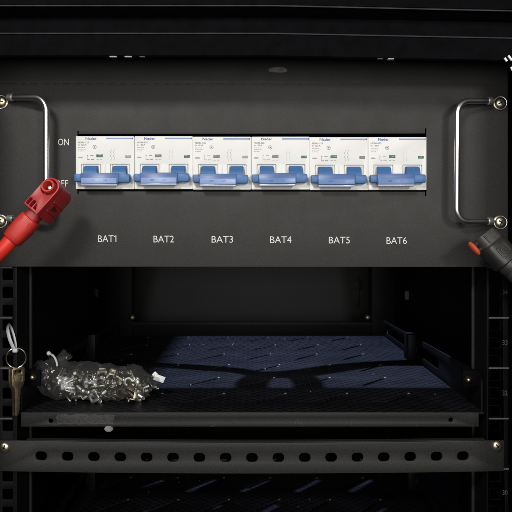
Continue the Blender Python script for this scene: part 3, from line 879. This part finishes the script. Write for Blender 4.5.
# ================================================================== bag of hardware on the shelf
YB = 62.0; kb = (F + YB) / F
px_ = [31, 34, 39, 46, 55, 68, 82, 98, 115, 130, 142, 149, 155, 160]
tp_ = [373.5, 366, 361.5, 360.5, 360, 363, 363.5, 365, 366, 366.5, 367.5, 371, 375, 377.5]
bt_ = [378.5, 382, 387, 393, 397, 399, 399, 399, 399, 399, 399, 394, 387, 382]
dp_ = [3, 8, 13, 18, 23, 27, 29, 30, 30, 28, 24, 17, 9, 3.5]
def interp(tab, t):
    f = t * (len(tab) - 1); i = min(int(f), len(tab) - 2); f -= i
    return tab[i] * (1 - f) + tab[i + 1] * f
bag = thing('plastic_bag', 'clear crinkled plastic bag full of loose metal fasteners lying on the lit shelf', 'plastic bag', ((95 - CX) * kb, YB, SH))
b = BM()
NU, NV = 96, 44
rings = []
for i in range(NU + 1):
    t = i / NU
    px, tp, bt, dp = (interp(a, t) for a in (px_, tp_, bt_, dp_))
    x = (px - CX) * kb; zt = (CY - tp) * kb; zb = max((CY - bt) * kb, SH + 0.8)
    ring = []
    for k in range(NV):
        a = 2 * math.pi * k / NV; ca, sa = math.cos(a), math.sin(a)
        p = Vector((x, YB + math.copysign(abs(ca) ** 0.85, ca) * dp, (zt + zb) / 2 + math.copysign(abs(sa) ** 0.8, sa) * (zt - zb) / 2))
        q = p * 0.05
        r = abs(noise.noise(q)) * 2 - 0.5 + 0.7 * abs(noise.noise(q * 2.3 + Vector((9, 3, 1)))) + 0.12 * abs(noise.noise(q * 4.1))
        damp = min(1, t * 8, (1 - t) * 8)
        nrm = Vector((0, ca, sa))
        p += nrm * (-5.0 * r) * damp
        p.z = max(p.z, SH + 0.5)
        ring.append(b.verts.new(p))
    rings.append(ring)
for r0, r1 in zip(rings, rings[1:]):
    for k in range(NV): b.faces.new((r0[k], r1[k], r1[(k + 1) % NV], r0[(k + 1) % NV]))
b.faces.new(rings[0]); b.faces.new(rings[-1][::-1])
film = obj('film', b, 'film', bag, 22)
# gathered mouth flaps above the knot
b = BM()
for (p0, p1, w0, w1) in (((57, 363), (66.5, 351.5), 5, 4), ((55, 362), (48, 354), 3, 1.5), ((60, 362), (72, 356), 5, 2)):
    c0, c1 = W(*p0, YB), W(*p1, YB - 4)
    n = 8; prev = None
    for i in range(n + 1):
        t = i / n; c = c0.lerp(c1, t); w = w0 + (w1 - w0) * t
        d = (c1 - c0).normalized(); s = d.cross(Vector((0, 1, 0)))
        row = [b.verts.new(c + s * w * u + Vector((0, 2.5 * math.sin(u * 4 + i * 0.7 + p0[0]), 0))) for u in (-1, -.5, 0, .5, 1)]
        if prev:
            for k in range(4): b.faces.new((prev[k], prev[k + 1], row[k + 1], row[k]))
        prev = row
obj('gathered_mouth', b, 'film', bag, 60)
b = BM(); add_tube(b, smooth([W(49, 353.6, 56), W(53.5, 356, 52), W(56.5, 361, 50), W(57.6, 366.5, 48)], 6), 1.1, 8)
add_lathe(b, [(0, -2.4), (1.8, -1.6), (2.4, 0), (1.8, 1.6), (0, 2.4)], W(49, 353.6, 56), seg=14)
obj('twist_tie', b, 'tie', bag)

def inside(t_lo=0.32, t_hi=0.80):
    t = random.uniform(t_lo, t_hi)
    px, tp, bt, dp = (interp(a, t) for a in (px_, tp_, bt_, dp_))
    zt = (CY - tp) * kb; zb = SH + 4
    z = zb + max(0, zt - zb - 13) * random.random() ** 1.0
    dpz = dp * (1 - 0.5 * (z - zb) / (zt - zb))
    return Vector(((px - CX) * kb, YB + random.uniform(-0.82, 0.6) * dpz, z))
def screw_mesh(L):
    b = BM()
    add_lathe(b, [(0, 3.4), (2.4, 3.0), (4.0, 1.6), (4.4, 0), (1.9, -0.2), (1.9, -L), (0, -L)], (0, 0, 0), (0, 0, 1), 14)
    for k in range(int(L / 1.3)):
        add_lathe(b, [(1.85, -0.35), (2.3, 0), (1.85, 0.35)], (0, 0, -2 - k * 1.25), (0, 0, 1), 12)
    for v in b.verts: v.co *= S
    me = bpy.data.meshes.new('screw'); b.to_mesh(me); b.free(); me.materials.append(M['nickel'])
    for p in me.polygons: p.use_smooth = True
    me.set_sharp_from_angle(angle=R(40)); return me
def nut_mesh(kind):
    b = BM()
    if kind == 'cage':
        add_plate(b, rrect(-5.4, 5.4, -5.4, 5.4, 0.8, 2), [circ(0, 0, 3.0, 16)[::-1]], -1.4, 1.4, 0.3)
        for s in (-1, 1):
            add_box(b, *sorted((s * 5.3, s * 6.6)), -4.5, 1.2, -4.2, 4.2, 0.3)
            add_box(b, *sorted((s * 6.2, s * 9.2)), -5.2, -4.2, -3.6, 3.6, 0.3)
    else:
        add_plate(b, circ(0, 0, 5.2, 24), [circ(0, 0, 2.6, 16)[::-1]], -0.6, 0.6, 0.2)
    for v in b.verts: v.co *= S
    me = bpy.data.meshes.new(kind); b.to_mesh(me); b.free(); me.materials.append(M['brass'] if kind == 'cage' else M['nickel'])
    for p in me.polygons: p.use_smooth = True
    me.set_sharp_from_angle(angle=R(35)); return me
SM = [screw_mesh(13), screw_mesh(16)]
SMB = SM[0].copy(); SMB.materials[0] = M['brass']
NM, WM = nut_mesh('cage'), nut_mesh('washer')
NMB = NM.copy(); NMB.materials[0] = M['nickel']
def drop(name, me, label, cat, group, spot=None, rot=None):
    o = bpy.data.objects.new(name, me); COL.objects.link(o)
    o.location = (spot if spot is not None else inside()) * S
    o.rotation_euler = rot if rot else (random.uniform(0, 6.28), random.uniform(0, 6.28), random.uniform(0, 6.28))
    tag(o, label, cat, group)
for k in range(74):
    drop('loose_screw', random.choice(SM + SM + [SMB]), 'small pan-head machine screw lying loose in the clear bag', 'screw', 'loose screws in the bag')
for k in range(44):
    drop('cage_nut', random.choice([NM, NMB]), 'square cage nut with bent spring legs lying loose in the clear bag', 'cage nut', 'loose cage nuts in the bag')
for k in range(16):
    drop('flat_washer', WM, 'thin round flat washer lying loose in the clear bag', 'washer', 'loose washers in the bag')
# white folded tag sticking out of the bag's end
b = BM()
c = W(159.5, 378.6, YB - 2)
add_box(b, -6, 6, -0.5, 0.5, -3.4, 3.4, 0.2, Matrix.Translation(c) @ Matrix.Rotation(R(24), 4, 'Y') @ Matrix.Rotation(R(18), 4, 'Z'))
add_box(b, -5, 5, -0.4, 0.4, -2.6, 2.6, 0.2, Matrix.Translation(c + Vector((-3, 2, 2))) @ Matrix.Rotation(R(44), 4, 'Y'))
tg = obj('paper_tag', b, 'paper', base=c - Vector((0, 0, 4))); tag(tg, 'small bright white folded tag poking out of the bag end', 'tag')

# white tie tails showing at the upper corner of the door frame
tt = thing('cable_tie', 'bright white tie tails poking out beside the top corner of the panel', 'cable tie', W(509, 64, -97))
for p0, p1 in (((504.8, 58.2), (507.2, 61.4)), ((508.6, 55.8), (512, 60.5)), ((511.6, 67.2), (512.6, 70.5))):
    b = BM(); add_tube(b, [W(*p0, -97), W(*p1, -97)], 1.0, 8); obj('tie_tail', b, 'tie_bright', tt)
b = BM(); add_tube(b, smooth([W(507.2, 61.4, -97), W(511, 65, -90), W(514, 66, -90), W(512.6, 70.5, -96)], 5), 0.9, 8); obj('tie_loop', b, 'frame', tt)

for o in bpy.data.objects:
    if 'base_u' in o: del o['base_u']

# ================================================================== light, world, camera
def area(name, loc, target, size, sy, power, col, spread=180):
    l = bpy.data.lights.new(name, 'AREA'); l.shape = 'RECTANGLE'; l.size = size * S; l.size_y = sy * S
    l.energy = power; l.color = col; l.spread = R(spread)
    o = bpy.data.objects.new(name, l); COL.objects.link(o)
    o.location = Vector(loc) * S
    o.rotation_euler = (Vector(target) - Vector(loc)).to_track_quat('-Z', 'Y').to_euler()
    return o
area('room_lamp', (-460, -1450, 860), (0, 0, 0), 320, 220, 15, (1, 0.975, 0.93))
area('room_lamp', (620, -1450, 380), (0, 0, 0), 200, 160, 6.5, (1, 0.975, 0.93))
area('front_fill', (-60, -2000, 60), (0, 0, 60), 1900, 720, 14, (1, 0.985, 0.97))  # added broad fill from the front, softens the lamp shadows
area('ceiling_lamp', LAMP, (60, 330, SH), 70, 70, 7.8, (0.56, 0.67, 1.0), 60)

w = bpy.data.worlds.new('World'); scene.world = w; w.use_nodes = True
bg = w.node_tree.nodes['Background']
bg.inputs['Color'].default_value = (1.0, 0.96, 0.9, 1); bg.inputs['Strength'].default_value = 0.02

cam = bpy.data.cameras.new('camera'); co = bpy.data.objects.new('camera', cam); COL.objects.link(co)
co.location = (0, -F * S, 0); co.rotation_euler = (R(90), 0, 0)
cam.sensor_width = 36; cam.lens = 36 * F / 512
cam.shift_x = (256 - CX) / 512; cam.shift_y = -(256 - CY) / 512
cam.clip_start = 0.01; cam.clip_end = 50
scene.camera = co
scene.view_settings.view_transform = 'Standard'
scene.view_settings.look = 'None'
scene.view_settings.exposure = 0
scene.cycles.max_bounces = 10
scene.cycles.transparent_max_bounces = 16
scene.cycles.use_denoising = True
